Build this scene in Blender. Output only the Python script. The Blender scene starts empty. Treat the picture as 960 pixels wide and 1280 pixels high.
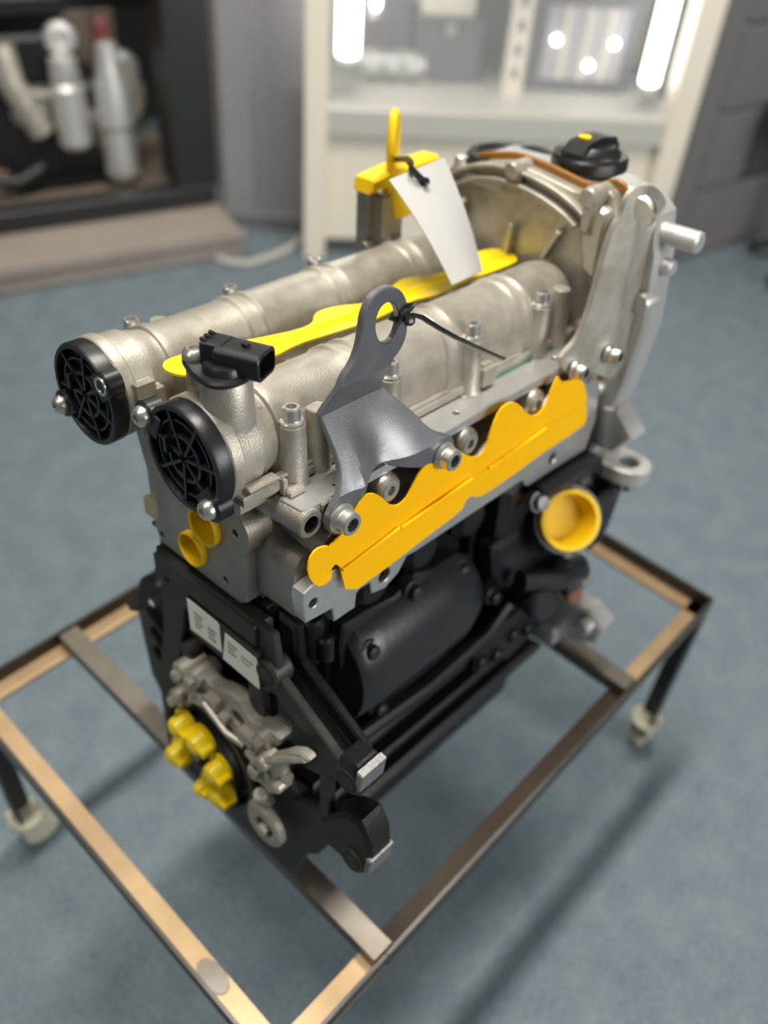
import bpy, bmesh, math, random
from math import sin, cos, pi, radians
from mathutils import Vector, Matrix
from mathutils.geometry import tessellate_polygon

random.seed(7)
scene = bpy.context.scene
COL = scene.collection
MM = 0.001
FLOOR = 690.0                      # engine datum (first housing bolt) above the floor, mm

# ------------------------------------------------------------------ camera
CAM = Vector((-268.3, -297.9, 290.9 + FLOOR)) * MM
R_RIGHT = Vector((0.68491043, -0.72559983, 0.06635201))
R_DOWN = Vector((-0.45888173, -0.5002928, -0.7342579))
R_FWD = Vector((0.56597284, 0.47245317, -0.67562026))
cd = bpy.data.cameras.new('camera')
cam = bpy.data.objects.new('camera', cd)
COL.objects.link(cam)
m3 = Matrix((R_RIGHT, -R_DOWN, -R_FWD)).transposed()
cam.matrix_world = Matrix.Translation(CAM) @ m3.to_4x4()
cd.sensor_fit = 'HORIZONTAL'
cd.sensor_width = 36.0
cd.lens = 1095.4 / 960.0 * 36.0
cd.clip_start = 0.02
cd.dof.use_dof = True
cd.dof.focus_distance = 0.500
cd.dof.aperture_fstop = 41.1 / 9.0
scene.camera = cam

# ------------------------------------------------------------------ light
scene.view_settings.view_transform = 'Standard'
scene.view_settings.look = 'None'
scene.view_settings.exposure = 0.0
scene.view_settings.gamma = 1.0
scene.view_settings.use_curve_mapping = False
w = bpy.data.worlds.new('room_air')
scene.world = w
w.use_nodes = True
w.node_tree.nodes['Background'].inputs[0].default_value = (0.93, 0.96, 1.0, 1)
w.node_tree.nodes['Background'].inputs[1].default_value = 0.13


def lamp(name, loc, sx, sy, power, col=(1, 0.955, 0.87), rot=(0, 0, 0)):
    d = bpy.data.lights.new(name, 'AREA')
    d.shape = 'RECTANGLE'
    d.size = sx
    d.size_y = sy
    d.energy = power
    d.color = col
    o = bpy.data.objects.new(name, d)
    COL.objects.link(o)
    o.location = loc
    o.rotation_euler = rot
    return o


lamp('ceiling_strip_light', (0.25, 0.28, 2.5), 1.5, 0.16, 70)
lamp('ceiling_strip_light', (0.9, 1.9, 2.6), 1.5, 0.16, 12)
lamp('side_fill_light', (0.7, -2.7, 1.45), 1.7, 1.1, 70, (1.0, 0.985, 0.96), (radians(90), 0, 0))  # invented soft source, added to fill the flange side and yellow sheet
lamp('ceiling_strip_light', (-2.0, 0.6, 2.6), 1.5, 0.16, 14)


# ------------------------------------------------------------------ materials
def mat(name, col, metal=0.0, rough=0.5, nscale=0, namt=0.0, col2=None, bump=0.0, bscale=400, coat=0.0,
        trans=0.0, emit=None, estr=0.0, alpha=1.0, spec=0.5, sss=0.0):
    m = bpy.data.materials.new(name)
    m.use_nodes = True
    nt = m.node_tree
    b = nt.nodes['Principled BSDF']
    b.inputs['Base Color'].default_value = (*col, 1)
    b.inputs['Metallic'].default_value = metal
    b.inputs['Roughness'].default_value = rough
    b.inputs['Coat Weight'].default_value = coat
    b.inputs['Transmission Weight'].default_value = trans
    b.inputs['Specular IOR Level'].default_value = spec
    b.inputs['Alpha'].default_value = alpha
    if sss:
        b.inputs['Subsurface Weight'].default_value = sss
        b.inputs['Subsurface Radius'].default_value = (0.004, 0.003, 0.001)
    if emit:
        b.inputs['Emission Color'].default_value = (*emit, 1)
        b.inputs['Emission Strength'].default_value = estr
    tc = nt.nodes.new('ShaderNodeTexCoord')
    if nscale:
        n = nt.nodes.new('ShaderNodeTexNoise')
        n.inputs['Scale'].default_value = nscale
        n.inputs['Detail'].default_value = 5
        n.inputs['Roughness'].default_value = 0.6
        nt.links.new(tc.outputs['Object'], n.inputs['Vector'])
        r = nt.nodes.new('ShaderNodeValToRGB')
        r.color_ramp.elements[0].position = 0.5 - namt
        r.color_ramp.elements[1].position = 0.5 + namt
        r.color_ramp.elements[0].color = (*(col2 or [c * 0.75 for c in col]), 1)
        r.color_ramp.elements[1].color = (*col, 1)
        nt.links.new(n.outputs['Fac'], r.inputs['Fac'])
        nt.links.new(r.outputs['Color'], b.inputs['Base Color'])
    if bump:
        n2 = nt.nodes.new('ShaderNodeTexNoise')
        n2.inputs['Scale'].default_value = bscale
        n2.inputs['Detail'].default_value = 3
        nt.links.new(tc.outputs['Object'], n2.inputs['Vector'])
        bp = nt.nodes.new('ShaderNodeBump')
        bp.inputs['Strength'].default_value = bump
        bp.inputs['Distance'].default_value = 0.0006
        nt.links.new(n2.outputs['Fac'], bp.inputs['Height'])
        nt.links.new(bp.outputs['Normal'], b.inputs['Normal'])
    return m


M = {}
M['cast'] = mat('cast_aluminium', (0.49, 0.46, 0.395), 0.60, 0.44, 55, 0.12, (0.38, 0.35, 0.29), 0.35, 800)
M['cast2'] = mat('sand_cast_aluminium', (0.40, 0.375, 0.335), 0.8, 0.42, 40, 0.25, (0.30, 0.27, 0.23), 0.5, 900)
M['bright'] = mat('bright_cast_aluminium', (0.62, 0.61, 0.595), 0.65, 0.40, 30, 0.2, (0.60, 0.59, 0.57), 0.15, 600)
M['mach'] = mat('machined_aluminium', (0.66, 0.655, 0.64), 0.85, 0.36, 90, 0.3, (0.57, 0.565, 0.55), 0.08, 1500)
M['steel'] = mat('zinc_steel_plate', (0.215, 0.217, 0.23), 0.6, 0.38, 60, 0.25, (0.165, 0.167, 0.18), 0.15, 900)
M['zinc'] = mat('zinc_bolt', (0.62, 0.61, 0.56), 0.9, 0.32)
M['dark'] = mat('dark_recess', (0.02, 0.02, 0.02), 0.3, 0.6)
M['bplastic'] = mat('black_plastic', (0.009, 0.009, 0.010), 0.0, 0.36, bump=0.1, bscale=1200)
M['bpaint'] = mat('black_painted_iron', (0.011, 0.011, 0.0115), 0.2, 0.40, 50, 0.3, (0.007, 0.007, 0.007), 0.5, 500, spec=0.4)
M['bface'] = mat('black_machined_iron', (0.050, 0.049, 0.045), 0.5, 0.50, 60, 0.3, (0.036, 0.035, 0.032), 0.1, 900)
M['bcover'] = mat('black_moulded_cover', (0.016, 0.016, 0.018), 0.0, 0.34, bump=0.25, bscale=300)
M['iron'] = mat('bare_machined_iron', (0.34, 0.335, 0.33), 0.7, 0.55, 500, 0.2, (0.16, 0.16, 0.16))
M['sheet'] = mat('amber_yellow_film', (1.0, 0.53, 0.001), 0.0, 0.55, 12, 0.4, (0.97, 0.50, 0.001), spec=0.12)
M['yel'] = mat('bright_yellow_plastic', (0.90, 0.66, 0.004), 0.0, 0.35, sss=0.15)
M['plug'] = mat('yellow_plastic_plug', (0.80, 0.52, 0.005), 0.0, 0.48, spec=0.3)
M['paper'] = mat('white_card', (0.45, 0.44, 0.42), 0.0, 0.7, spec=0.2)
M['label'] = mat('label_paper', (0.92, 0.89, 0.78), 0.0, 0.55)
M['print'] = mat('grey_print', (0.30, 0.30, 0.29), 0.0, 0.6)
M['brown'] = mat('brown_sealant', (0.30, 0.13, 0.02), 0.0, 0.35)
M['green'] = mat('green_seal', (0.02, 0.16, 0.06), 0.0, 0.5)
M['nylon'] = mat('black_nylon', (0.010, 0.010, 0.010), 0.0, 0.28)
M['rod'] = mat('raw_angle_steel', (0.49, 0.345, 0.20), 0.70, 0.50, 26, 0.28, (0.36, 0.25, 0.14), 0.12, 300)
M['scale'] = mat('dark_brown_steel', (0.040, 0.026, 0.014), 0.3, 0.55, 26, 0.28, (0.025, 0.015, 0.008), 0.12, 300, spec=0.3)  # darker brown tone for the right rail between the crossbars
M['bar'] = mat('raw_crossbar_steel', (0.19, 0.17, 0.145), 0.7, 0.42, 30, 0.3, (0.11, 0.095, 0.075), 0.12, 300)
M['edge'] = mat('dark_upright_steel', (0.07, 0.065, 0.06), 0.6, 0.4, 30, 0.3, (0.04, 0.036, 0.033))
M['cream'] = mat('cream_plastic', (0.55, 0.45, 0.26), 0.0, 0.45)
M['legpaint'] = mat('dark_leg_steel', (0.02, 0.02, 0.02), 0.3, 0.5)
M['caster'] = mat('cream_caster', (0.55, 0.53, 0.40), 0.2, 0.45)
M['rubber'] = mat('grey_rubber', (0.16, 0.16, 0.16), 0.0, 0.6)


# ------------------------------------------------------------------ mesh kit
class MB:
    def __init__(s):
        s.bm = bmesh.new()

    def ring(s, pts):
        return [s.bm.verts.new(p) for p in pts]

    def bridge(s, a, b):
        n = len(a)
        for i in range(n):
            s.bm.faces.new((a[i], a[(i + 1) % n], b[(i + 1) % n], b[i]))

    def cap(s, a):
        s.bm.faces.new(a)

    def prism(s, poly, ax, a0, a1, holes=(), ch=0.0):
        """2-D outline(s) extruded along axis ax (0,1,2) with chamfered rims"""
        if a0 > a1:
            a0, a1 = a1, a0

        def p3(p, h):
            q = [0, 0, 0]
            o = [k for k in range(3) if k != ax]
            q[o[0]], q[o[1]], q[ax] = p[0], p[1], h
            return q

        def area(l):
            return sum(l[i][0] * l[(i + 1) % len(l)][1] - l[(i + 1) % len(l)][0] * l[i][1] for i in range(len(l)))

        def inset(l, d):
            n = len(l)
            sg = 1 if area(l) > 0 else -1
            out = []
            for i in range(n):
                p0, p1, p2 = Vector(l[i - 1]), Vector(l[i]), Vector(l[(i + 1) % n])
                e1, e2 = (p1 - p0).normalized(), (p2 - p1).normalized()
                n1, n2 = Vector((-e1.y, e1.x)) * sg, Vector((-e2.y, e2.x)) * sg
                b = n1 + n2
                k = max(b.length_squared, 0.6)
                out.append(p1 + b * (2 * d / k))
            return [(v.x, v.y) for v in out]
        loops = [list(poly)] + [list(h) for h in holes]
        topo, bott = [], []
        for li, l in enumerate(loops):
            if ch > 0:
                ins = inset(l, ch if li == 0 else -ch)
                r = [s.ring([p3(p, a0) for p in ins]), s.ring([p3(p, a0 + ch) for p in l]),
                     s.ring([p3(p, a1 - ch) for p in l]), s.ring([p3(p, a1) for p in ins])]
            else:
                r = [s.ring([p3(p, a0) for p in l]), s.ring([p3(p, a1) for p in l])]
            for i in range(len(r) - 1):
                s.bridge(r[i], r[i + 1])
            bott.append(r[0])
            topo.append(r[-1])
        for cap in (bott, topo):
            if len(cap) == 1 and len(cap[0]) <= 4:
                s.cap(cap[0])
            else:
                flat = [v for l in cap for v in l]
                o = [k for k in range(3) if k != ax]
                tris = tessellate_polygon([[Vector((v.co[o[0]], v.co[o[1]], 0)) for v in l] for l in cap])
                for t in tris:
                    try:
                        s.bm.faces.new([flat[i] for i in t])
                    except ValueError:
                        pass
        return s

    def box(s, x0, x1, y0, y1, z0, z1, ch=0.0):
        return s.prism([(min(x0, x1), min(y0, y1)), (max(x0, x1), min(y0, y1)), (max(x0, x1), max(y0, y1)),
                        (min(x0, x1), max(y0, y1))], 2, z0, z1, ch=ch)

    def lathe(s, o, d, prof, seg=32, a0=0.0, closed=True):
        """profile of (distance along d, radius)"""
        o, d = Vector(o), Vector(d).normalized()
        u = d.orthogonal().normalized()
        v = d.cross(u)
        prev = None
        for t, r in prof:
            if r < 1e-6:
                cur = [s.bm.verts.new(o + d * t)]
            else:
                cur = s.ring([o + d * t + (u * cos(a0 + 2 * pi * k / seg) + v * sin(a0 + 2 * pi * k / seg)) * r
                              for k in range(seg)])
            if prev is not None:
                if len(prev) == 1 and len(cur) > 1:
                    for k in range(seg):
                        s.bm.faces.new((prev[0], cur[k], cur[(k + 1) % seg]))
                elif len(cur) == 1 and len(prev) > 1:
                    for k in range(seg):
                        s.bm.faces.new((prev[k], prev[(k + 1) % seg], cur[0]))
                elif len(cur) > 1:
                    s.bridge(prev, cur)
            prev = cur
        return s

    def cyl(s, a, b, r0, r1=None, seg=24, ch=0.0):
        a, b = Vector(a), Vector(b)
        L = (b - a).length
        r1 = r0 if r1 is None else r1
        if ch:
            pr = [(0, 0), (0, r0 - ch), (ch, r0), (L - ch, r1), (L, r1 - ch), (L, 0)]
        else:
            pr = [(0, 0), (0, r0), (L, r1), (L, 0)]
        return s.lathe(a, b - a, pr, seg)

    def pipe(s, path, r, seg=10, closed=False, flat=None):
        P = [Vector(p) for p in path]
        n = len(P)
        rings = []
        up = None
        for i in range(n):
            if closed:
                t = (P[(i + 1) % n] - P[i - 1]).normalized()
            else:
                t = (P[min(i + 1, n - 1)] - P[max(i - 1, 0)]).normalized()
            if up is None:
                up = t.orthogonal().normalized() if flat is None else Vector(flat)
            up = (up - t * up.dot(t)).normalized()
            sd = t.cross(up)
            ra, rb = (r, r) if not isinstance(r, tuple) else r
            rings.append(s.ring([P[i] + up * cos(2 * pi * k / seg) * ra + sd * sin(2 * pi * k / seg) * rb
                                 for k in range(seg)]))
        for i in range(n if closed else n - 1):
            s.bridge(rings[i], rings[(i + 1) % n])
        if not closed:
            s.cap(rings[0])
            s.cap(rings[-1])
        return s

    def loft(s, rings):
        rr = [s.ring(r) for r in rings]
        for i in range(len(rr) - 1):
            s.bridge(rr[i], rr[i + 1])
        s.cap(rr[0])
        s.cap(rr[-1])
        return s

    def slice(s, ax, vals):
        for v in vals:
            n = [0, 0, 0]
            n[ax] = 1
            c = [0, 0, 0]
            c[ax] = v
            bmesh.ops.bisect_plane(s.bm, geom=s.bm.verts[:] + s.bm.edges[:] + s.bm.faces[:], plane_co=c, plane_no=n)
        return s

    def warp(s, f):
        for v in s.bm.verts:
            v.co = f(v.co)
        return s

    def mesh(s, name, m, base=(0, 0, 0), ang=35):
        bmesh.ops.remove_doubles(s.bm, verts=s.bm.verts[:], dist=0.0005)
        bmesh.ops.recalc_face_normals(s.bm, faces=s.bm.faces[:])
        b = Vector(base)
        for v in s.bm.verts:
            v.co = (v.co - b) * MM
        me = bpy.data.meshes.new(name)
        s.bm.to_mesh(me)
        s.bm.free()
        me.materials.append(M[m])
        me.shade_smooth()
        me.set_sharp_from_angle(angle=radians(ang))
        return me


def arc(cx, cy, r, a0, a1, n):
    return [(cx + r * cos(radians(a0 + (a1 - a0) * k / n)), cy + r * sin(radians(a0 + (a1 - a0) * k / n)))
            for k in range(n + 1)]


def circ(cx, cy, r, n=20):
    return [(cx + r * cos(2 * pi * k / n), cy + r * sin(2 * pi * k / n)) for k in range(n)]


def smooth(l, n=2):
    """Chaikin corner cutting of a closed outline"""
    for _ in range(n):
        o = []
        for i in range(len(l)):
            a, b = l[i], l[(i + 1) % len(l)]
            o += [(a[0] * .75 + b[0] * .25, a[1] * .75 + b[1] * .25), (a[0] * .25 + b[0] * .75, a[1] * .25 + b[1] * .75)]
        l = o
    return l


# engine datum frame: x along the crank (away), y across, z up; tipped a little where it sits on the stand
RE = Matrix(((0.99823818, -0.00261097, 0.05927662), (-0.00261097, 0.99613062, 0.08784632),
             (-0.05927662, -0.08784632, 0.9943688)))


def e2w(p):
    return RE @ Vector(p) * MM + Vector((0, 0, FLOOR * MM))


def tag(o, label, cat, group=None, kind=None):
    if label:
        o['label'] = label
    if cat:
        o['category'] = cat
    if group:
        o['group'] = group
    if kind:
        o['kind'] = kind
    return o


def on_engine(o, base):
    o.matrix_world = Matrix.Translation(e2w(base)) @ RE.to_4x4()
    return o


def obj(name, me, parent=None, loc=None, rot=None):
    o = bpy.data.objects.new(name, me)
    COL.objects.link(o)
    if parent is not None:
        o.parent = parent
    if loc is not None:
        o.location = loc
    if rot is not None:
        o.rotation_euler = rot
    return o


EB = (150.0, 77.5, -404.0)                       # base of the engine in its own frame


def ploc(p):
    return (Vector(p) - Vector(EB)) * MM


def part(name, mb, m, parent, label=None, ang=35):
    o = obj(name, mb.mesh(name, m, EB, ang), parent)
    if label:
        o['label'] = label
    return o


def empty(name, loc=(0, 0, 0), rz=0):
    o = bpy.data.objects.new(name, None)
    COL.objects.link(o)
    o.empty_display_size = 0.05
    o.location = loc
    o.rotation_euler = (0, 0, rz)
    return o


def smat(name, **k):
    M[name] = mat(name, **k)


# ------------------------------------------------------------------ the room
smat('carpet', col=(0.185, 0.230, 0.258), rough=0.95, nscale=150, namt=0.22, col2=(0.120, 0.153, 0.176), bump=0.8, bscale=700, spec=0.15)
nt = M['carpet'].node_tree
bs = nt.nodes['Principled BSDF']
n3 = nt.nodes.new('ShaderNodeTexNoise')
n3.inputs['Scale'].default_value = 22
n3.inputs['Detail'].default_value = 6
mx = nt.nodes.new('ShaderNodeMixRGB')
mx.blend_type = 'MULTIPLY'
mx.inputs['Fac'].default_value = 1
rp = nt.nodes.new('ShaderNodeValToRGB')
rp.color_ramp.elements[0].position = 0.3
rp.color_ramp.elements[0].color = (0.82, 0.84, 0.86, 1)
rp.color_ramp.elements[1].position = 0.7
rp.color_ramp.elements[1].color = (1.08, 1.06, 1.03, 1)
tcn = [n for n in nt.nodes if n.type == 'TEX_COORD'][0]
nt.links.new(tcn.outputs['Object'], n3.inputs['Vector'])
nt.links.new(n3.outputs['Fac'], rp.inputs['Fac'])
src = bs.inputs['Base Color'].links[0].from_socket
nt.links.new(src, mx.inputs['Color1'])
nt.links.new(rp.outputs['Color'], mx.inputs['Color2'])
nt.links.new(mx.outputs['Color'], bs.inputs['Base Color'])
smat('graywall', col=(0.17, 0.163, 0.163), rough=0.6, nscale=5, namt=0.4, col2=(0.15, 0.145, 0.145))
smat('pillargray', col=(0.27, 0.258, 0.265), rough=0.6, nscale=5, namt=0.4, col2=(0.23, 0.22, 0.225))
smat('cabwhite', col=(0.72, 0.665, 0.55), rough=0.45)
smat('cabgrey', col=(0.46, 0.445, 0.40), rough=0.4)
smat('led', col=(1, 1, 1), emit=(1, 0.98, 0.97), estr=7)
smat('glass', col=(0.95, 0.97, 0.97), rough=0.03, alpha=0.10, spec=0.3)
smat('blackframe', col=(0.012, 0.012, 0.013), rough=0.45)
smat('kraft', col=(0.20, 0.165, 0.13), rough=0.7, nscale=8, namt=0.3, col2=(0.16, 0.13, 0.10))
smat('plinth', col=(0.32, 0.275, 0.235), rough=0.6, nscale=10, namt=0.3, col2=(0.26, 0.22, 0.19))
smat('darkbox', col=(0.10, 0.10, 0.115), rough=0.5)
smat('paleinside', col=(0.38, 0.37, 0.39), rough=0.6)
smat("red", col=(0.16, 0.03, 0.03), rough=0.5)
smat('rustred', col=(0.25, 0.10, 0.05), rough=0.5)

SF = Vector((0.76768, 0.64083, 0))     # horizontal viewing direction
SS = Vector((0.64083, -0.76768, 0))    # to the right of it
YAW = math.atan2(SS.y, SS.x)
C0 = Vector((-268.3, -297.9, 0))


def bgp(s, d, z=0):
    return (C0 + SS * s + SF * d + Vector((0, 0, z))) * MM


def bgroot(name, s, d, rz=0.0):
    """empty with local x to the right, y away from the viewer"""
    return empty(name, bgp(s, d), YAW + radians(rz))


def bgmesh(mb, name, m, ang=35):
    return mb.mesh(name, m, (0, 0, 0), ang)


fl = obj('floor', MB().box(-5000, 5000, -5000, 5000, -20, 0).mesh('floor', 'carpet'))
tag(fl, 'blue grey short pile carpet floor', 'floor', kind='structure')

# dark panelled wall: a back run and a run on the right, each with raised panels
wb = bgroot('wall_back', 0, 2760)
tag(wb, 'dark grey painted wall behind the cabinets', 'wall', kind='structure')
obj('wall_core', bgmesh(MB().box(-2600, 2600, 10, 110, 0, 2600), 'wall_core', 'graywall'), wb)
wr = bgroot('wall_right', 622, 2052, 38.0)
tag(wr, 'dark grey panelled wall right of the white cabinet', 'wall', kind='structure')
obj('wall_core', bgmesh(MB().box(0, 2400, 12, 110, 0, 2600), 'wall_core', 'graywall'), wr)
pm = bgmesh(MB().box(3, 297, 0, 14, 3, 177, ch=4), 'wall_panel', 'graywall')
for r in range(6):
    for c in range(6):
        obj('wall_panel', pm, wr, (0.06 + c * 0.30 - (0.15 if r % 2 and c else 0), 0, r * 0.18))

# pillar
pl = bgroot('wall_pillar', -372, 2035, 0)
tag(pl, 'grey painted square pillar beside the white display cabinet', 'pillar', kind='structure')
obj('pillar_shaft', bgmesh(MB().box(-122, 120, 60, 300, 0, 2600, ch=4), 'pillar_shaft', 'pillargray'), pl)
obj('pillar_face', bgmesh(MB().box(-85, -10, 44, 62, 0, 2600, ch=4), 'pillar_face', 'pillargray'), pl)
obj('pillar_foot', bgmesh(MB().box(-128, 124, 40, 306, 0, 40, ch=5), 'pillar_foot', 'graywall'), pl)

# white display cabinet with lit glazed upper half
cab = bgroot('display_cabinet', -232, 1950, 8.5)
tag(cab, 'white display cabinet with a lit glazed upper half behind the engine', 'cabinet')
Wc = 830


def cp(name, mb, m, parent=cab):
    return obj(name, bgmesh(mb, name, m), parent)


cp('plinth', MB().box(10, Wc - 10, 30, 400, 0, 40), 'darkbox')
cp('lower_panel', MB().box(25, Wc - 25, 12, 420, 40, 285, ch=2), 'cabwhite')
cp('counter_band', MB().box(0, Wc, -8, 430, 285, 345, ch=4), 'cabgrey')
for x0, x1 in ((-14, 34), (Wc - 40, Wc + 16)):
    cp('corner_post', MB().box(x0, x1, -12, 40, 0, 1250, ch=3), 'cabwhite')
    cp('corner_post', MB().box(x0, x1, 390, 430, 345, 1250, ch=3), 'cabwhite')
cp('back_panel', MB().box(0, Wc, 432, 446, 40, 1250), 'paleinside')
cp('shelf', MB().box(5, Wc - 5, 10, 428, 690, 705, ch=2), 'cabgrey')
cp('top_panel', MB().box(-14, Wc + 16, -12, 446, 1250, 1290, ch=3), 'cabwhite')
cp('glass_pane', MB().box(36, Wc - 42, 8, 12, 347, 1248), 'glass')
for x, z0, r in ((78, 430, 24), (132, 520, 9), (Wc - 78, 400, 20)):
    t = cp('light_tube', MB().cyl((x, 60, z0), (x, 60, 1200), r, seg=16, ch=4), 'led')
    obj('tube_cap', bgmesh(MB().cyl((x, 60, z0 - 14), (x, 60, z0), r + 2, seg=16, ch=2), 'tube_cap', 'cabgrey'), t)


def in_cab(name, x, y, label, cat, z=0.345):
    o = empty(name)
    tag(o, label, cat)
    o.matrix_world = cab.matrix_world if False else Matrix.Translation(cab.location) @ Matrix.Rotation(YAW + radians(8.5), 4, 'Z') @ Matrix.Translation((x * MM, y * MM, z))
    return o


h1 = in_cab('intake_casting', 190, 200, 'pale cast metal part lying on the cabinet counter, left side', 'engine part')
obj('casting_body', bgmesh(MB().lathe((-75, 0, 34), (1, 0, 0), [(0, 0), (0, 26), (20, 34), (60, 26), (110, 33), (150, 22), (150, 0)], 20), 'casting_body', 'bright'), h1)
for k in range(3):
    obj('port', bgmesh(MB().cyl((-50 + 45 * k, -5, 40), (-50 + 45 * k, -60, 52), 15, 18, 16, 2), 'port', 'bright'), h1)
obj('mounting_flange', bgmesh(MB().box(-85, 85, -15, 45, 0, 8, ch=2), 'mounting_flange', 'cast'), h1)
h2 = in_cab('white_carton', 310, 250, 'cream carton standing on a dark box in the cabinet', 'box')
obj('carton_body', bgmesh(MB().box(-60, 60, -40, 40, 135, 290, ch=2), 'carton_body', 'cabwhite'), h2)
obj('carton_lid', bgmesh(MB().box(-62, 62, -42, 42, 262, 293, ch=2), 'carton_lid', 'cabwhite'), h2)
h2b = in_cab('dark_crate', 315, 250, 'dark grey case below the cream carton in the cabinet', 'case')
obj('case_body', bgmesh(MB().box(-75, 75, -60, 60, 0, 118, ch=4), 'case_body', 'darkbox'), h2b)
obj('case_lid', bgmesh(MB().box(-78, 78, -63, 63, 118, 134, ch=4), 'case_lid', 'darkbox'), h2b)
obj('clasp', bgmesh(MB().box(-12, 12, -68, -63, 100, 128, ch=1), 'clasp', 'zinc'), h2b)
h3 = in_cab('shelf_upright', 455, 120, 'pale perforated upright standing in the middle of the cabinet', 'post')
obj('upright_strip', bgmesh(MB().box(-22, 22, -14, 14, 0, 344, ch=2), 'upright_strip', 'cabwhite'), h3)
for k in range(6):
    obj('slot', bgmesh(MB().box(-6, 6, -15, -13.5, 40 + 48 * k, 62 + 48 * k), 'slot', 'darkbox'), h3)
h4 = in_cab('control_cabinet', 625, 170, 'dark framed appliance with a pale lit front in the cabinet', 'appliance')
obj('appliance_body', bgmesh(MB().box(-125, 110, -10, 150, 0, 205, ch=6), 'appliance_body', 'darkbox'), h4)
obj('front_panel', bgmesh(MB().box(-100, 85, -16, -10, 28, 180, ch=3), 'front_panel', 'paleinside'), h4)
for k in range(3):
    obj('front_bar', bgmesh(MB().box(-62 + 50 * k, -50 + 50 * k, -20, -15, 30, 178, ch=1), 'front_bar', 'cabwhite'), h4)
for x, z in ((10, 62), (60, 110), (-75, 112)):
    obj('indicator_lamp', bgmesh(MB().lathe((x, -17, z), (0, -1, 0), [(0, 0), (0, 9), (4, 9), (8, 5), (9, 0)], 14), 'indicator_lamp', 'led'), h4)

# crated engine on a low plinth, left
plinth = empty('display_plinth', bgp(-1240, 1405), YAW + radians(31.5))
tag(plinth, 'low brown plinth beam on the floor under the black display frame', 'plinth')
obj('plinth_beam', bgmesh(MB().box(-400, 1000, 0, 700, 0, 62, ch=6), 'plinth_beam', 'plinth'), plinth)
obj('plinth_edge', bgmesh(MB().box(-404, 1004, -8, 0, 40, 66, ch=2), 'plinth_edge', 'plinth'), plinth)
fr = empty('display_crate', plinth.location + Vector((0, 0, 0.066)), YAW + radians(31.5))
tag(fr, 'black steel display frame with a brown slatted back on the plinth', 'frame')
obj('bottom_rail', bgmesh(MB().box(-250, 990, 150, 200, 0, 44, ch=3), 'bottom_rail', 'blackframe'), fr)
obj('post', bgmesh(MB().box(900, 1000, 150, 260, 44, 1500, ch=3), 'post', 'blackframe'), fr)
obj('post', bgmesh(MB().box(-250, -190, 150, 210, 44, 1500, ch=3), 'post', 'blackframe'), fr)
obj('top_rail', bgmesh(MB().box(-250, 925, 150, 210, 1500, 1550, ch=3), 'top_rail', 'blackframe'), fr)
sl = bgmesh(MB().box(0, 54, 560, 572, 44, 330, ch=3), 'back_slat', 'kraft')
for k in range(20):
    obj('back_slat', sl, fr, (-0.24 + k * 0.057, 0, 0))
obj('back_panel', bgmesh(MB().box(-250, 990, 575, 590, 330, 1500), 'back_panel', 'blackframe'), fr)
obj('base_panel', bgmesh(MB().box(-250, 990, 202, 558, 0, 6), 'base_panel', 'kraft'), fr)

de = empty('crated_engine', fr.matrix_world.translation, YAW + radians(31.5))
de.location = fr.location + Matrix.Rotation(YAW + radians(31.5), 3, 'Z') @ Vector((0.69, 0.385, 0.007))
tag(de, 'small silver and black engine standing inside the black display frame', 'engine')


de.scale = (1.0, 0.8, 1.0)


def dp(name, mb, m):
    return obj(name, bgmesh(mb, name, m), de)


dp('crankcase', MB().box(-150, 120, -90, 110, 40, 240, ch=14), 'bpaint')
dp('sump', MB().box(-120, 100, -70, 90, 0, 40, ch=8), 'bpaint')
dp('cylinder_head', MB().box(-190, 60, -80, 90, 240, 340, ch=10), 'bpaint')
dp('cam_cover', MB().box(-180, 50, -60, 70, 360, 420, ch=16), 'bpaint')
for x, y, z, r in ((-60, -95, 190, 44), (150, -40, 120, 60), (160, -60, 250, 40), (-150, -95, 300, 50), (30, -90, 330, 34)):
    dp('pulley', MB().lathe((x, y, z), (0, -1, 0), [(-30, 0), (-30, r), (-4, r), (0, r - 6), (0, r * .5), (-8, r * .45), (-8, 0)], 24), 'bright')
dp('water_pipe', MB().pipe([(-190, -90, 380), (-150, -110, 300), (-90, -120, 240), (0, -110, 220), (70, -100, 170), (90, -90, 90)], 14, 12), 'cast2')
dp('alternator', MB().lathe((150, 30, 190), (0, -1, 0), [(0, 0), (0, 55), (20, 62), (90, 62), (110, 48), (110, 0)], 24), 'cast')
dp('hose', MB().pipe([(-200, -40, 160), (-230, -90, 130), (-200, -110, 60), (-120, -110, 45), (-60, -100, 70)], 16, 10), 'bplastic')
dp('wiring_clip', MB().box(100, 130, -110, -90, 330, 370, ch=5), 'red')
dp('wiring_clip', MB().box(-220, -180, -110, -80, 250, 280, ch=5), 'red')
dp('coil_pack', MB().box(-170, 20, -40, 40, 420, 455, ch=6), 'cast')
dp('bracket', MB().box(-190, -140, -108, -96, 40, 70, ch=3), 'rustred')
dp('oil_filter', MB().lathe((20, -120, 110), (0, 0, 1), [(0, 0), (0, 30), (10, 38), (130, 38), (140, 30), (150, 34), (190, 30), (200, 0)], 24), 'bright')
dp('filter_housing', MB().lathe((120, -110, 20), (0, 0, 1), [(0, 0), (0, 26), (20, 40), (120, 36), (130, 44), (210, 42), (260, 28), (300, 24), (310, 0)], 24), 'bright')
dp('intake_trunk', MB().pipe([(-100, -100, 330), (-95, -115, 260), (-70, -120, 200), (-50, -118, 150)], 30, 14), 'cast')

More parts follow.
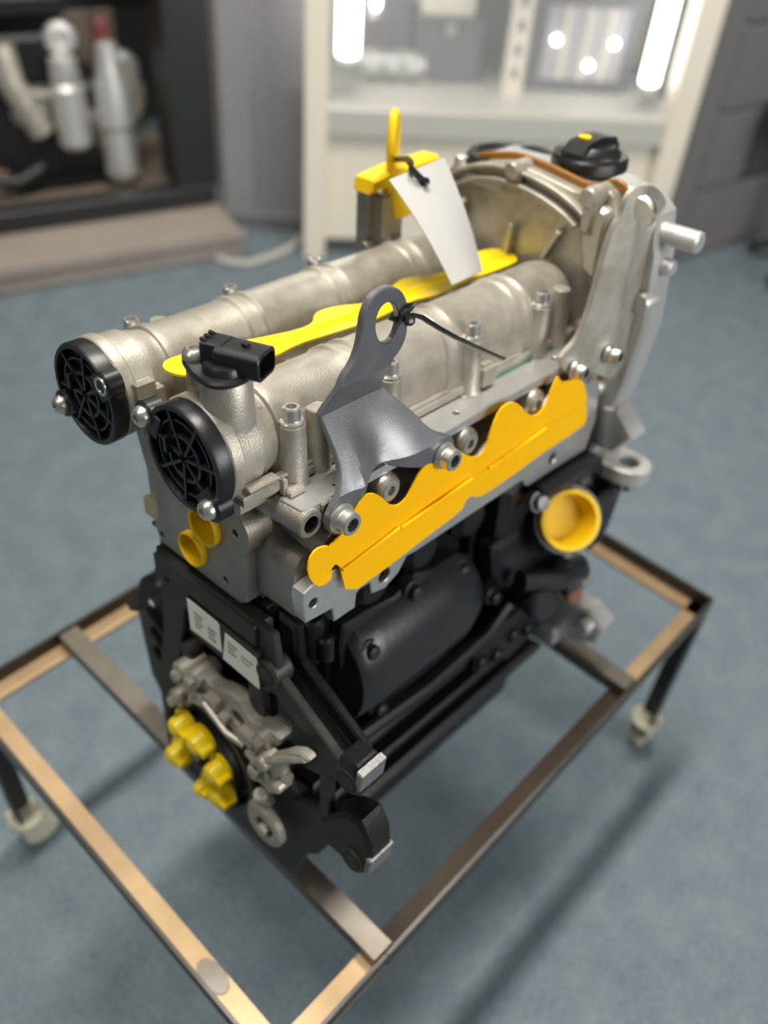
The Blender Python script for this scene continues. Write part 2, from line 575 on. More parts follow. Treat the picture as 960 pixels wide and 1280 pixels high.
# loose cable by the pillar
cb = MB().pipe([bgp(-440, 1880, 9) / MM, bgp(-415, 1868, 9) / MM, bgp(-365, 1868, 9) / MM, bgp(-310, 1925, 9) / MM,
                bgp(-280, 1970, 9) / MM, bgp(-262, 2030, 9) / MM], 8.5, 10)
tag(obj('cable', bgmesh(cb, 'cable', 'cabgrey')), 'pale grey cable curled on the carpet at the pillar foot', 'cable')
# black office chair base at the far right edge
ch = bgroot('swivel_stool', 1010, 2085)
tag(ch, 'black round stool against the dark wall at the right edge', 'stool')
obj('seat', bgmesh(MB().lathe((0, 0, 340), (0, 0, 1), [(0, 0), (0, 120), (14, 150), (44, 155), (60, 140), (64, 0)], 28), 'seat', 'blackframe'), ch)
obj('column', bgmesh(MB().cyl((0, 0, 60), (0, 0, 342), 24), 'column', 'blackframe'), ch)
for k in range(5):
    a = 2 * pi * k / 5
    obj('foot', bgmesh(MB().pipe([(20 * cos(a), 20 * sin(a), 78), (90 * cos(a), 90 * sin(a), 60), (170 * cos(a), 170 * sin(a), 22)], (14, 10), 8), 'foot', 'blackframe'), ch)

# ------------------------------------------------------------------ rolling stand of angle iron
ZS = FLOOR - 420.0                    # top of the flat legs of the angle iron
X0, X1, Y0, Y1 = -156.0, 479.0, -155.0, 287.0
st = empty('engine_stand', (0.16, 0.066, 0))
tag(st, 'raw angle iron stand with small casters carrying the engine', 'stand')
SB = (160, 66, 0)


def sp(name, mb, m, parent=st, label=None):
    o = obj(name, mb.mesh(name, m, SB), parent)
    if label:
        o['label'] = label
    return o


def Lprof(axis, a0, a1, e, inw, leg=21.0, t=3.0, up=17.0):
    """angle iron: flat leg of width leg pointing inwards from edge e, upright leg on the outside"""
    pr = [(e, ZS - t), (e + inw * leg, ZS - t), (e + inw * leg, ZS), (e, ZS)]
    return MB().prism(pr, axis, a0, a1, ch=0.5)


def Uprof(axis, a0, a1, e, inw, t=3.0, up=17.0):
    pr = [(e, ZS), (e + inw * t, ZS), (e + inw * t, ZS + up), (e, ZS + up)]
    return MB().prism(pr, axis, a0, a1, ch=0.5)


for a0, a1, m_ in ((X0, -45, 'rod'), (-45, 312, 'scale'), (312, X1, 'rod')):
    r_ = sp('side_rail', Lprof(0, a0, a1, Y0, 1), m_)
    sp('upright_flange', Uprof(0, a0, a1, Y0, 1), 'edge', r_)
for nm, ax, a0, a1, e, inw in (('side_rail', 0, X0, X1, Y1, -1),
                               ('end_rail', 1, Y0 + 3, Y1 - 3, X0, 1), ('end_rail', 1, Y0 + 3, Y1 - 3, X1, -1)):
    r_ = sp(nm, Lprof(ax, a0, a1, e, inw), 'rod')
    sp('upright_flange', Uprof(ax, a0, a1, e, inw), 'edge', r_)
sp('weld_patch', MB().prism([(-143.5 + 8.6 * cos(2 * pi * k / 28), -68 + 16 * sin(2 * pi * k / 28)) for k in range(28)], 2, ZS, ZS + 0.9, ch=0.3), 'bar')
for xc in (-45.0, 312.0):
    pr = [(xc - 9.5, ZS), (xc + 9.5, ZS), (xc + 9.5, ZS + 16), (xc - 9.5, ZS + 16)]
    sp('cross_bar', MB().prism(pr, 1, Y0 + 4, Y1 - 4, ch=1.2), 'bar')
for lx, ly, sx, sy in ((X0, Y0, 1, 1), (X0, Y1, 1, -1), (X1, Y0, -1, 1), (X1, Y1, -1, -1)):
    pr = [(lx, ly), (lx + sx * 21, ly), (lx + sx * 21, ly + sy * 3), (lx + sx * 3, ly + sy * 3), (lx + sx * 3, ly + sy * 21), (lx, ly + sy * 21)]
    lg = sp('leg', MB().prism(pr, 2, 62, ZS - 3.1, ch=0.4), 'legpaint')
    cx, cy = lx + sx * 10, ly + sy * 10
    c = sp('caster', MB().lathe((cx, cy, 61), (0, 0, -1), [(-1, 0), (-1, 19), (4, 19), (6, 10), (14, 10), (14, 0)], 16), 'caster')
    for k in (-1, 1):
        sp('fork', MB().prism([(cx - 12, 50), (cx + 12, 50), (cx + 22, 20), (cx + 10, 16), (cx - 10, 34)], 1, cy + k * 11 - 1.2, cy + k * 11 + 1.2, ch=0.3), 'caster', c)
    sp('wheel', MB().lathe((cx + 10, cy - 9, 22), (0, 1, 0), [(0, 0), (0, 15), (2, 20), (5, 21.5), (13, 21.5), (16, 20), (18, 15), (18, 0)], 24), 'caster', c)

# ------------------------------------------------------------------ the engine
eng = empty('engine')
on_engine(eng, EB)
tag(eng, 'bare car engine with silver camshaft housing and black block on the stand', 'engine')

MIDY = 77.5
AY = (28.5, 127.5)          # camshaft axes
AZ = -23.0

# --- camshaft housing
hb = MB()
hb.prism([(-24, -4), (298, -4), (298, 159), (-24, 159)], 2, -49.8, -43, ch=1.2)
for cy in AY:
    st_ = [(-9, 24.0), (-7, 28.6), (-1, 28.8), (2, 27.6)]
    for k in (1, 2, 3):
        xb = 82 * k
        st_ += [(xb - 25, 27.6), (xb - 23, 29.3), (xb - 19, 29.3), (xb - 17, 27.0), (xb - 11, 27.0), (xb - 9, 28.8), (xb - 6, 28.8), (xb - 4, 27.6)]
    st_ += [(282, 27.6), (292, 26.0), (298, 21.0), (300, 14)]
    rings = []
    for x, r in st_:
        pts = [(x, cy - r - 1.0, -46)]
        for k in range(25):
            a = pi - pi * k / 24
            pts.append((x, cy + r * cos(a), AZ + r * sin(a)))
        pts.append((x, cy + r + 1.0, -46))
        rings.append(pts)
    hb.loft(rings)
    # round neck carrying the end cap
    hb.lathe((0, cy, AZ), (1, 0, 0), [(-45.5, 0), (-45.5, 32.4), (-44.5, 33.2), (-38, 33.2), (-36.5, 31.6), (-30, 31.2), (-23, 31.0), (-21.5, 28.6), (-15, 28.2), (-12, 26.8), (-8, 26.5), (-2, 20), (-2, 0)], 48)
    # ledges on the neck
hb.box(-42, -14, -6, 2, -47, -40, ch=1.2)
hb.box(-38, -16, -7.5, 0, -38, -35.5, ch=0.8)
hb.box(-40, -20, 0, 20, -56, -44, ch=1.5)
hb.box(-20, -3, -4.5, 1, -41, -38.5, ch=0.8)
hb.box(-36, -8, 40, 118, -50, -36, ch=1.5)
hb.box(-40, -27, 92, 98, -46, -8, ch=2)
hb.box(-27, -21, 91.5, 98, -40, -14, ch=2)
for k in range(8):                      # small fins in the valley between the tubes
    hb.box(10 + 36 * k, 13 + 36 * k, 57, 99, -44, -36, ch=0.6)
# bolt bosses
for k in range(4):
    for yy, sgn in ((0, 1), (155, -1)):
        hb.lathe((82 * k, yy, -49.8), (0, 0, 1), [(0, 0), (0, 10.5), (3, 9.2), (39, 7.8), (40, 7.0), (40, 0)], 24)
        hb.prism([(82 * k - 5, yy), (82 * k + 5, yy), (82 * k + 5, yy + sgn * 12), (82 * k - 5, yy + sgn * 12)], 2, -48, -18, ch=1)
for x, yy, zt in ((21, 1, -8), (20, 154, -6), (272, 0, -4), (118, 156, -20)):
    hb.lathe((x, yy, -49.8), (0, 0, 1), [(0, 0), (0, 8.6), (zt + 49, 6.6), (zt + 50, 5.8), (zt + 50, 0)], 20)
# clip lug and foot on the right edge
hb.box(170, 184, -10, 1, -48, -33, ch=1.2)
hb.box(172, 182, -7, -3, -33, -31, ch=0.6)
hb.box(-14, -3, -14, -7, -49.8, -45, ch=1.4)
hb.box(-15, -12, -9, -5, -49.8, -38, ch=1.0)
hb.box(-14, 6, -9, 0, -49.8, -46, ch=1.2)
# flank mouldings running along the tunnels
for k in range(3):
    hb.box(82 * k + 8, 82 * k + 60, -2.6, 2, -43.5, -40.5, ch=0.8)
    hb.box(82 * k + 8, 82 * k + 60, -3.6, 2, -49.5, -46, ch=0.8)
# sensor tower
hb.lathe((-30, 18, -2), (0, 0, 1), [(-6, 0), (-6, 15.6), (4, 15.0), (24, 14.2), (25.5, 13.2), (25.5, 0)], 32)
hb.lathe((-33, 39, -14), (0, 0, 1), [(0, 0), (0, 7), (37.5, 6.2), (37.5, 0)], 20)
hb.box(-38, -25, 20, 38, -12, 23, ch=1.5)
hb.box(-13.5, -11.0, 12, 15, -2, 0)
housing = part('camshaft_housing', hb, 'cast', eng)

# housing bolts: flange, socket head and star recess
bm_ = MB()
bm_.lathe((0, 0, 0), (0, 0, 1), [(0, 0), (0, 7.2), (1.2, 7.4), (2.2, 6.6), (2.4, 5.4), (9.6, 5.2), (10.4, 4.6), (10.4, 2.9), (6.5, 2.7), (6.5, 0)], 24)
bolt_mesh = bm_.mesh('bolt', 'zinc')
for k in range(4):
    for yy in (0, 155):
        obj('bolt', bolt_mesh, housing, ploc((82 * k, yy, -9.8)))
for k in range(4):
    obj('bolt', bolt_mesh, housing, ploc((40 + 82 * k, 62, -40)))

# --- camshaft end caps
def end_cap(cy, lugs, ribs0):
    c = MB()
    X = -45.5
    c.lathe((0, cy, AZ - 1), (-1, 0, 0), [(45.6, 0), (45.6, 33.0), (54.5, 33.2), (56.0, 32.2), (56.0, 29.6), (51, 29.0), (51, 0)], 56)
    c.lathe((0, cy, AZ - 1), (-1, 0, 0), [(51, 0), (51, 15.2), (54.6, 15.0), (54.6, 12.8), (52, 12.4), (52, 0)], 32)
    c.lathe((0, cy, AZ - 1), (-1, 0, 0), [(50.8, 24), (54.2, 24), (54.2, 22.6), (50.8, 22.4)], 40)
    for k in range(7):
        a = ribs0 + 2 * pi * k / 7
        ca, sa = cos(a), sin(a)
        pr = []
        for t, q in ((3, -1), (30, -1), (30, 1), (3, 1)):
            pr.append((cy + t * ca - q * sa * 1.0, AZ - 1 + t * sa + q * ca * 1.0))
        c.prism(pr, 0, -55.0, -50.5)
    c.box(-57.5, -51, cy + 12, cy + 15, AZ - 2, AZ + 9, ch=0.6)
    for (ly, lz) in lugs:
        c.lathe((0, ly, lz), (-1, 0, 0), [(46, 0), (46, 9.0), (55.5, 9.0), (56.5, 8.0), (56.5, 0)], 24)
        vy, vz = cy - ly, AZ - 1 - lz
        n = math.hypot(vy, vz)
        py, pz = -vz / n * 8.6, vy / n * 8.6
        c.prism([(ly + py, lz + pz), (ly - py, lz - pz), (ly - py + vy * .35, lz - pz + vz * .35), (ly + py + vy * .35, lz + pz + vz * .35)], 0, -56, -46, ch=0.8)
    o = part('camshaft_end_cap', c, 'bplastic', eng, 'black ribbed plastic end cap', 40)
    for i, (ly, lz) in enumerate(lugs):
        b = MB()
        b.lathe((0, ly, lz), (-1, 0, 0), [(56.4, 0), (56.4, 6.4), (58.0, 6.4), (60.4, 5.6), (61.6, 4.2), (61.8, 2.6), (59.6, 2.4), (59.6, 0)] if not (cy > 100 and i == 1) else [(55.8, 0), (55.8, 4.0), (57.2, 4.2), (57.2, 6.0), (56.0, 6.2)], 24)
        part('cap_screw', b, 'zinc', o)
    return o


end_cap(AY[0], [(61.3, -9.5), (6.5, -45.5)], 0.3)
end_cap(AY[1], [(157.5, -42.5), (103.5, -8.0)], 0.8)

# --- cam position sensor with connector
sn = MB()
sn.prism(smooth([(-46, 8), (-36, 2), (-20, 4), (-14, 16), (-20, 32), (-26, 46), (-38, 47), (-43, 36), (-47, 22)], 2), 2, 23.4, 27.4, ch=1.2)
sn.lathe((-30, 18, 27), (0, 0, 1), [(0, 0), (0, 12), (4, 11.4), (5, 10.5), (5, 0)], 28)
sensor = part('cam_sensor', sn, 'bplastic', eng)
cn = MB()
D = Vector((0.38, -0.92, -0.02)).normalized()
U = Vector((0, 0, 1))
Sx = D.cross(U).normalized()
O = Vector((-31, 32, 35.5))


def cbox(mb, t0, t1, wx, h0, h1, rnd=2.0, shell=0.0):
    def rr(t, wx, h0, h1, r):
        pts = []
        for (sx_, hz, a0) in ((wx - r, h1 - r, 0), (-wx + r, h1 - r, 90), (-wx + r, h0 + r, 180), (wx - r, h0 + r, 270)):
            for k in range(5):
                a = radians(a0 + 22.5 * k)
                pts.append(O + D * t + Sx * (sx_ + r * cos(a)) + U * (hz + r * sin(a)))
        return pts
    rg = [rr(t0, wx - .6, h0 + .6, h1 - .6, rnd), rr(t0 + .8, wx, h0, h1, rnd), rr(t1 - .5, wx, h0, h1, rnd), rr(t1, wx - .5, h0 + .5, h1 - .5, rnd)]
    if shell:
        rg += [rr(t1, wx - shell, h0 + shell, h1 - shell, max(rnd - .6, .6)), rr(t1 - 12, wx - shell, h0 + shell, h1 - shell, max(rnd - .6, .6))]
    mb.loft(rg)


cbox(cn, 0, 13, 7.5, -8, 6, 1.2)
cbox(cn, 9, 36, 10.2, -9.5, 5.5, 4.0, shell=1.8)
for k in (-1, 0, 1):
    b0 = O + D * 1.5 + Sx * (k * 4.5) + U * 6
    cn.box(b0.x - 1, b0.x + 1, b0.y - 2, b0.y + 2, b0.z - .5, b0.z + 1.2)
b0 = O + D * 24 + U * 5.5
cn.box(b0.x - 1.5, b0.x + 1.5, b0.y - 2, b0.y + 2, b0.z - .5, b0.z + 2)
part('connector', cn, 'bplastic', sensor)
tb = MB()
tb.lathe((-33, 40, 27.2), (0, 0, 1), [(0, 0), (0, 7.4), (1.5, 7.4), (4, 6.4), (5.5, 4.4), (5.5, 2.8), (3.6, 2.4), (3.6, 0)], 24)
part('sensor_screw', tb, 'zinc', sensor)

# --- cylinder head
hd = MB()
hd.box(-18, 326, 12, 131, -142, -50.5, ch=2)
hd.box(10, 326, 120, 158, -142, -50.5, ch=2)
hd.box(-16, 318, -8, 20, -62, -50.3, ch=1)
hd.box(10, 318, 2, 20, -130, -60, ch=2)
# end pad with its notch on the near face
pad = [(106, -140), (44, -142), (20, -142), (13, -137), (12, -112), (13, -98), (8, -92), (8, -80), (13, -72), (24, -66), (30, -54), (118, -54), (112, -78), (104, -92), (106, -118), (111, -128)]
hd.prism(pad, 0, -30, -10, holes=[circ(20.5, -85, 2.6, 12), circ(34, -131, 2.6, 12), circ(103.5, -133, 2.6, 12), circ(48.5, -93.5, 12.9, 28), circ(64, -121, 11.5, 28)], ch=0.6)
hd.box(-24, 6, 16, 33, -140, -52, ch=4)
# boss that runs out to the right under the rail
hd.lathe((-13, 14, -59.5), (0, -1, 0), [(0, 0), (0, 9.6), (42.6, 9.2), (43.6, 8.4), (43.6, 5.6), (30, 5.2), (30, 0)], 28)
hd.box(-3.5, 6, -29, 10, -62, -50.3, ch=1)
# box runner at the near end
rn = []
for y in (16, -22.5):
    rn.append([(-21, y, -131), (-21, y, -98), (-19.5, y, -92), (-15, y, -87.5), (-9, y, -85.5), (22, y, -84), (22, y, -131)])
hd.loft(rn)
hd.lathe((0, 16, -128), (0, -1, 0), [(0, 0), (0, 17), (24, 17), (28, 13), (28, 0)], 24)
# runners / port domes in the recess under the rail
for k in range(4):
    xc = 52 + 79 * k if k < 3 else 275
    hd.lathe((xc, 12, -66), (0, -1, 0), [(0, 0), (0, 13), (40, 10.5), (43, 9.2), (44, 8.2), (44, 3.2), (32, 3.0), (32, 0)], 24)
for k in range(4):
    xc = 16 + 80 * k
    hd.lathe((xc + 4, 12, -96), (0, -1, 0), [(0, 0), (0, 27), (28, 30), (42, 29), (42, 0)], 28)
head = part('cylinder_head', hd, 'cast2', eng)
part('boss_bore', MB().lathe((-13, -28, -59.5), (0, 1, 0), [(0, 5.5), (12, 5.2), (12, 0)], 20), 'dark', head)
part('side_tab', MB().box(-27, -14, 110, 126, -130, -112, ch=2), 'cream', head)
rl = MB()
rl.prism([(-17, -25), (-14, -27), (302, -27), (304, -4), (-5, -4), (-18, -8)], 2, -56, -49.6, holes=[circ(133, -16, 2.6, 12), circ(252, -15, 2.6, 12), circ(15, -20, 1.6, 10)], ch=0.5)
part('machined_rail', rl, 'mach', head)
fg = MB()
fo = [(-21, -130), (-23.5, -112), (-22.5, -105), (-16, -102.5), (10, -101), (28, -70), (60, -80), (100, -72), (140, -82), (180, -66), (210, -76), (240, -62), (300, -80),
      (306, -118), (302, -132), (298, -144), (250, -142), (216, -141.5), (210, -138), (206, -131), (80, -131), (72, -130), (64, -140), (51, -146), (38, -143),
      (36, -132), (27, -131.5), (23.5, -133), (22.6, -145), (3.3, -145), (1.5, -132.4)]
fg.prism(fo, 1, -32.5, -22, holes=[circ(-14.5, -117.5, 3.6, 14), circ(50, -134, 5.6, 18), circ(246, -129, 5.0, 16)], ch=0.7)
part('manifold_flange', fg, 'mach', head, 'machined aluminium flange')
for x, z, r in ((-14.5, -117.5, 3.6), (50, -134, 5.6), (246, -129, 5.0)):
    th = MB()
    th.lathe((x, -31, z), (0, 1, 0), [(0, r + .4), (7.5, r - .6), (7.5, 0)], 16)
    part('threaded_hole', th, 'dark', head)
for x, y, z in ((20.5, -29, -85), (34, -29, -131), (103.5, -29, -133)):
    th = MB()
    th.lathe((y, x, z), (1, 0, 0), [(0, 3.0), (9, 2.2), (9, 0)], 12)
    part('threaded_hole', th, 'zinc', head)
for k in range(3):
    th = MB()
    xc = 52 + 79 * k
    th.lathe((xc, -22, -66), (0, -1, 0), [(0, 0), (0, 6.6), (10.6, 6.8), (10.6, 3.4), (6, 3.0), (6, 0)], 20)
    part('stud_sleeve', th, 'zinc', head)
gs = MB().box(188, 300, -5.2, -4.2, -50, -48.6)
part('housing_seal', gs, 'green', head)
hg = MB().box(-20, 330, 6, 131, -145, -142)
part('head_gasket', hg, 'dark', head)

# --- near lifting bracket, pressed steel
bo = [(-3.6, -54), (6, -44), (12, -35), (13.5, -26), (13.2, -19), (12.5, -6), (15, 3), (18.5, 10), (21.5, 17.6), (29, 23.5), (34, 32.7), (35.3, 41.8), (36.5, 49.8), (40.2, 56.7), (46.4, 60.6), (54.2, 61.6), (61, 59.6),
      (67, 55.6), (71, 50.3), (73.3, 44.4), (74, 35), (73.4, 26), (69, 19), (61, 13.8), (60, 2), (64, -7), (73, -17), (81, -26), (88, -37), (96, -43), (105, -47), (110, -55), (108, -66), (99, -70), (90, -65),
      (70, -56.5), (57, -52), (48, -46.5), (41, -46), (34, -48.5), (30, -54), (27.8, -58), (21.8, -60), (18.7, -68), (10.4, -75), (0, -72), (-6, -63)]
hol = [(46.4, 40.5), (47.6, 47), (51.4, 51.3), (57, 52.2), (62.6, 48.4), (66.2, 40.5), (65, 32.3), (60.5, 27.6), (54.5, 27.4), (49.3, 31.6)]
bk = MB().prism(smooth(bo, 1), 1, 0, 5.0, holes=[smooth(hol, 1)], ch=0.8)
bk.slice(2, [-66, -61, -56, -51, -46, -41, -36, -31, -26, -21, -16, -11, -7, 2, 12])
bk.slice(0, [4, 8, 11, 14, 17, 20, 23, 26, 30, 34, 38, 42, 46, 50, 54, 58, 62, 68, 74, 80, 86])


def gz(z):
    k = [(-90, -35), (-46, -35), (-7, -10.5), (12, -19), (80, -19)]
    for i in range(len(k) - 1):
        if z <= k[i + 1][0]:
            t = (z - k[i][0]) / (k[i + 1][0] - k[i][0])
            return k[i][1] + t * (k[i + 1][1] - k[i][1])
    return k[-1][1]


def bkw(c):
    # pressed channel between the two feet
    b = math.exp(-((c.x - 46) / 15) ** 2) * math.exp(-((c.z + 52) / 22) ** 2) * 9
    b -= 3.5 * math.exp(-((c.x - 21 - (c.z + 50) * 0.25) / 5.5) ** 2) * math.exp(-((c.z + 42) / 15) ** 2)
    return Vector((c.x, c.y + gz(c.z) + b, c.z))


bk.warp(bkw)
brk = part('lifting_bracket', bk, 'steel', eng, 'grey pressed steel lifting bracket with an eye', 17)


def flange_bolt(x, y, z, parent, s=1.0):
    b = MB()
    b.lathe((x, y, z), (0, -1, 0), [(0, 0), (0, 9.4 * s), (1.4, 9.6 * s), (3.6, 8.4 * s), (4.2, 7.6 * s), (9.5, 7.4 * s), (10.5, 6.6 * s)], 28)
    star = []
    for k in range(24):
        r = (4.9 if k % 2 else 4.0) * s
        star.append((x + r * cos(2 * pi * k / 24), z + r * sin(2 * pi * k / 24)))
    b.prism(circ(x, z, 6.7 * s, 28), 1, y - 10.5, y - 5, holes=[star], ch=0.0)
    o = part('flange_bolt', b, 'zinc', parent)
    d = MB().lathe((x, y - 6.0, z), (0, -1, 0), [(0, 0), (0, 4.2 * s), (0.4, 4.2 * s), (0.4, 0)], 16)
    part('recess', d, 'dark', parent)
    return o


flange_bolt(4.8, -35, -60.5, brk)
flange_bolt(97.5, -35, -58.5, brk)

# --- far lifting bracket
bo2 = [(236.5, -47.5), (233.3, -39.0), (238.1, -33.7), (246.4, -26.0), (252.0, -8.5), (255.0, 17.9), (257.3, 43.1), (260.0, 54.3), (264.9, 62.3), (265.8, 71.7), (270.5, 78), (279.6, 80.5), (302.4, 74.5), (328.7, 62), (341.8, 49.7), (348, 36), (348.5, 12.9), (340.2, -18.1), (333.1, -52.9), (326.0, -67.8), (301.9, -76.3), (275.7, -62.2), (265.2, -57.0), (252.2, -59.2)]
ho2 = [(274.9, 63.7), (275.1, 70.6), (279.9, 73.2), (294.7, 69.5), (314.3, 60.0), (321.4, 50.9), (318.4, 45.4), (304.6, 45.8), (284.5, 53), (277.3, 58.5)]
b2 = MB().prism(smooth(bo2, 1), 1, 0, 4.5, holes=[smooth(ho2, 1)], ch=0.8)
b2.slice(0, [250, 262, 274, 278, 282, 290, 300])
b2.warp(lambda c: Vector((c.x, c.y + (-45 + (c.x - 282) * 0.16 if c.x > 282 else -45 + (282 - c.x) * 0.30), c.z)))
brk2 = part('lifting_bracket', b2, 'cast', eng, 'tall cast lifting bracket with an eye')
flange_bolt(249, -35, -50, brk2, 0.8)
flange_bolt(280, -44, -44, brk2, 0.8)

# --- timing case, sealant and outer cover
inner = [(160, -60), (160, 10), (148, 40), (121, 55), (96, 61), (82, 63.5), (60, 61), (44, 58.5), (18, 54), (6, 62), (-4, 63), (-12, 56), (-16, 30), (-20, -20), (-22, -70), (-20, -140), (160, -140)]
inner = smooth(inner, 1)
tc_ = MB().prism(inner, 0, 306, 317, ch=1.2)
arcp = [(158, 0), (155, 25), (146, 40), (121, 54), (96, 60.5), (70, 61), (44, 57), (22, 50), (8, 42)]
for _ in range(2):
    q_ = [arcp[0]]
    for a_, b_ in zip(arcp[:-1], arcp[1:]):
        q_ += [(a_[0] * .75 + b_[0] * .25, a_[1] * .75 + b_[1] * .25), (a_[0] * .25 + b_[0] * .75, a_[1] * .25 + b_[1] * .75)]
    arcp = q_ + [arcp[-1]]


def ribbon(mb, pts, x0, x1, off, t):
    out, inn = [], []
    for i, p in enumerate(pts):
        a = Vector(pts[max(i - 1, 0)])
        b = Vector(pts[min(i + 1, len(pts) - 1)])
        d = (b - a).normalized()
        n = Vector((d.y, -d.x))      # inward is +n for this direction
        if n.y > 0:
            n = -n
        out.append(tuple(Vector(p) + n * off))
        inn.append(tuple(Vector(p) + n * (off + t)))
    mb.prism(out + inn[::-1], 0, x0, x1, ch=0.6)


ribbon(tc_, arcp, 299, 308, 0.0, 3.0)
ribbon(tc_, arcp, 296, 308, 9.0, 3.6)
for (yb, zb, r, l) in ((74, 61, 6.5, 292), (2, 58, 7.5, 288), (150, 34, 7, 292), (-10, -40, 7, 292)):
    tc_.cyl((l, yb, zb), (316, yb, zb), r, seg=20, ch=1.5)
tc_.prism([(6, 56), (10, 36), (2, 4), (-12, -4), (-12, 50)], 0, 296, 308, ch=3)
tc_.prism([(8, 64), (8, 30), (-3, 30), (-3, 64)], 0, 293, 308, ch=3)
tc_.prism([(80, 66), (79, 44), (69, 44), (68, 66)], 0, 298, 308, ch=3)
for (a, b) in (((119, 28), (128, 4)), ((26, 26), (38, 2)), ((70, 20), (74, -14))):
    d = (Vector(b) - Vector(a)).normalized()
    n = Vector((-d.y, d.x)) * 2
    tc_.prism([tuple(Vector(a) + n), tuple(Vector(b) + n), tuple(Vector(b) - n), tuple(Vector(a) - n)], 0, 296, 307, ch=0.7)
part('timing_case', tc_, 'cast', eng)
sc = MB().prism([(y * 1.0 + (3.5 if y > 70 else -3.5), z + (5.0 if z > 0 else 0)) for y, z in inner], 0, 316.5, 320.5, ch=0.8)
part('sealant_bead', sc, 'brown', eng, 'brown sealant line')
outer = [(163, -140), (164, 10), (152, 46), (112, 63), (72, 64), (40, 61), (16, 57), (4, 66), (-8, 64), (-30, 60), (-41, 50), (-44, 30), (-47, 22), (-51, -34), (-45, -86), (-40, -111), (-30, -150), (-20, -330), (40, -382), (150, -370)]
oc = MB().prism(outer, 0, 319.5, 348, ch=3)
oc.cyl((330, -30, 36), (330, -72, 36), 8, seg=20, ch=1.5)
oc.cyl((332, -36, 12), (332, -56, 12), 6.5, seg=20, ch=1.5)
oc.lathe((330, -44, -14), (-1, 0, 0), [(0, 0), (0, 8), (16, 8), (18, 7), (18, 0)], 20)
oc.lathe((330, -20, -96), (-1, 0, 0), [(0, 0), (0, 8), (14, 8), (16, 7), (16, 0)], 20)
oc.prism([(-30, -110), (-44, -108), (-64, -128), (-48, -150), (-28, -150)], 0, 318, 340, ch=2.5)
# lug at the lower right and the bright lower foot
oc.prism(smooth([(318, -24), (312, -56), (320, -76), (338, -80), (352, -66), (350, -24)], 2), 2, -174, -158, holes=[circ(333, -58, 9, 18)], ch=2)
oc.prism([(0, -318), (-30, -322), (-64, -318), (-82, -330), (-78, -352), (-50, -368), (-24, -372), (0, -360)], 0, 312, 338, ch=3)
oc.cyl((300, -66, -332), (325, -66, -332), 8, seg=18, ch=1.5)
oc.box(300, 330, -40, -20, -376, -356, ch=3)
cover = part('timing_cover', oc, 'bright', eng)

# oil filler cap
of = MB()
ox, oy, oz = 352, 42, 60
of.lathe((ox, oy, oz - 12), (0, 0, 1), [(0, 0), (0, 22), (12, 22), (12, 29), (14, 30), (21, 30), (23, 28.5), (23, 0)], 40)
of.lathe((ox, oy, oz + 11), (0, 0, 1), [(0, 24), (3, 23), (7, 18), (8, 0)], 40)
hp = [(-27, 0), (-27, 6), (-20, 13), (0, 15.5), (20, 13), (27, 6), (27, 0)]
of.loft([[(ox + a, oy + q, oz + 9 + b) for a, b in hp] for q in (-9, -7, 7, 9)])
oil = part('oil_filler_cap', of, 'bplastic', eng, 'black oil filler cap with a finger grip')
mk = MB().prism(circ(ox - 9, oy + 2, 5, 16), 2, oz + 23.2, oz + 24.6)
part('cap_mark', mk, 'yel', oil)
nk = MB().lathe((ox, oy, 20), (0, 0, 1), [(0, 0), (0, 30), (24, 27), (29, 25), (29, 0)], 32)
nk.box(322, 380, 10, 150, 10, 44, ch=6)
part('filler_neck', nk, 'bright', eng)
vd = MB()
vd.lathe((345, 110, 46), (0, 0, 1), [(0, 0), (0, 38), (10, 38), (12, 36), (12, 30), (10, 28), (10, 0)], 40)
part('vent_cover', vd, 'bplastic', eng, 'black disc cover')
vr = MB()
vr.lathe((345, 110, 40), (0, 0, 1), [(0, 0), (0, 44), (8, 43), (8, 0)], 36)
for a in (20, 140, 260):
    vr.cyl((345 + 42 * cos(radians(a)), 110 + 42 * sin(radians(a)), 36), (345 + 42 * cos(radians(a)), 110 + 42 * sin(radians(a)), 56), 6, seg=16, ch=1)
part('vent_seat', vr, 'bright', eng)

# --- rear pillar that carries the yellow capped fitting
pp = MB()
pp.box(222, 246, 140, 158, -50, 40, ch=3)
pp.box(216, 226, 150, 162, -20, 44, ch=2)
pp.cyl((212, 150, -2), (222, 150, -2), 6, seg=14, ch=1)
part('pump_mount', pp, 'cast2', eng)

# --- engine block
bl = MB()
bl.prism([(133, -145), (134, -200), (156, -270), (158, -384), (-2, -384), (-4, -330), (6, -300), (8, -200), (6, -145)], 0, -16, 326, ch=3)
for x in (30, 112, 194, 276):
    bl.cyl((x, 9, -165), (x, -4, -165), 10, seg=18, ch=2)
    bl.box(x - 4, x + 4, -2, 10, -300, -175, ch=1.5)
for z in (-318, -352, -384):
    bl.box(-8, 300, -24, 12, z - 6, z + 3, ch=2)
block = part('engine_block', bl, 'bpaint', eng, 'black painted engine block')
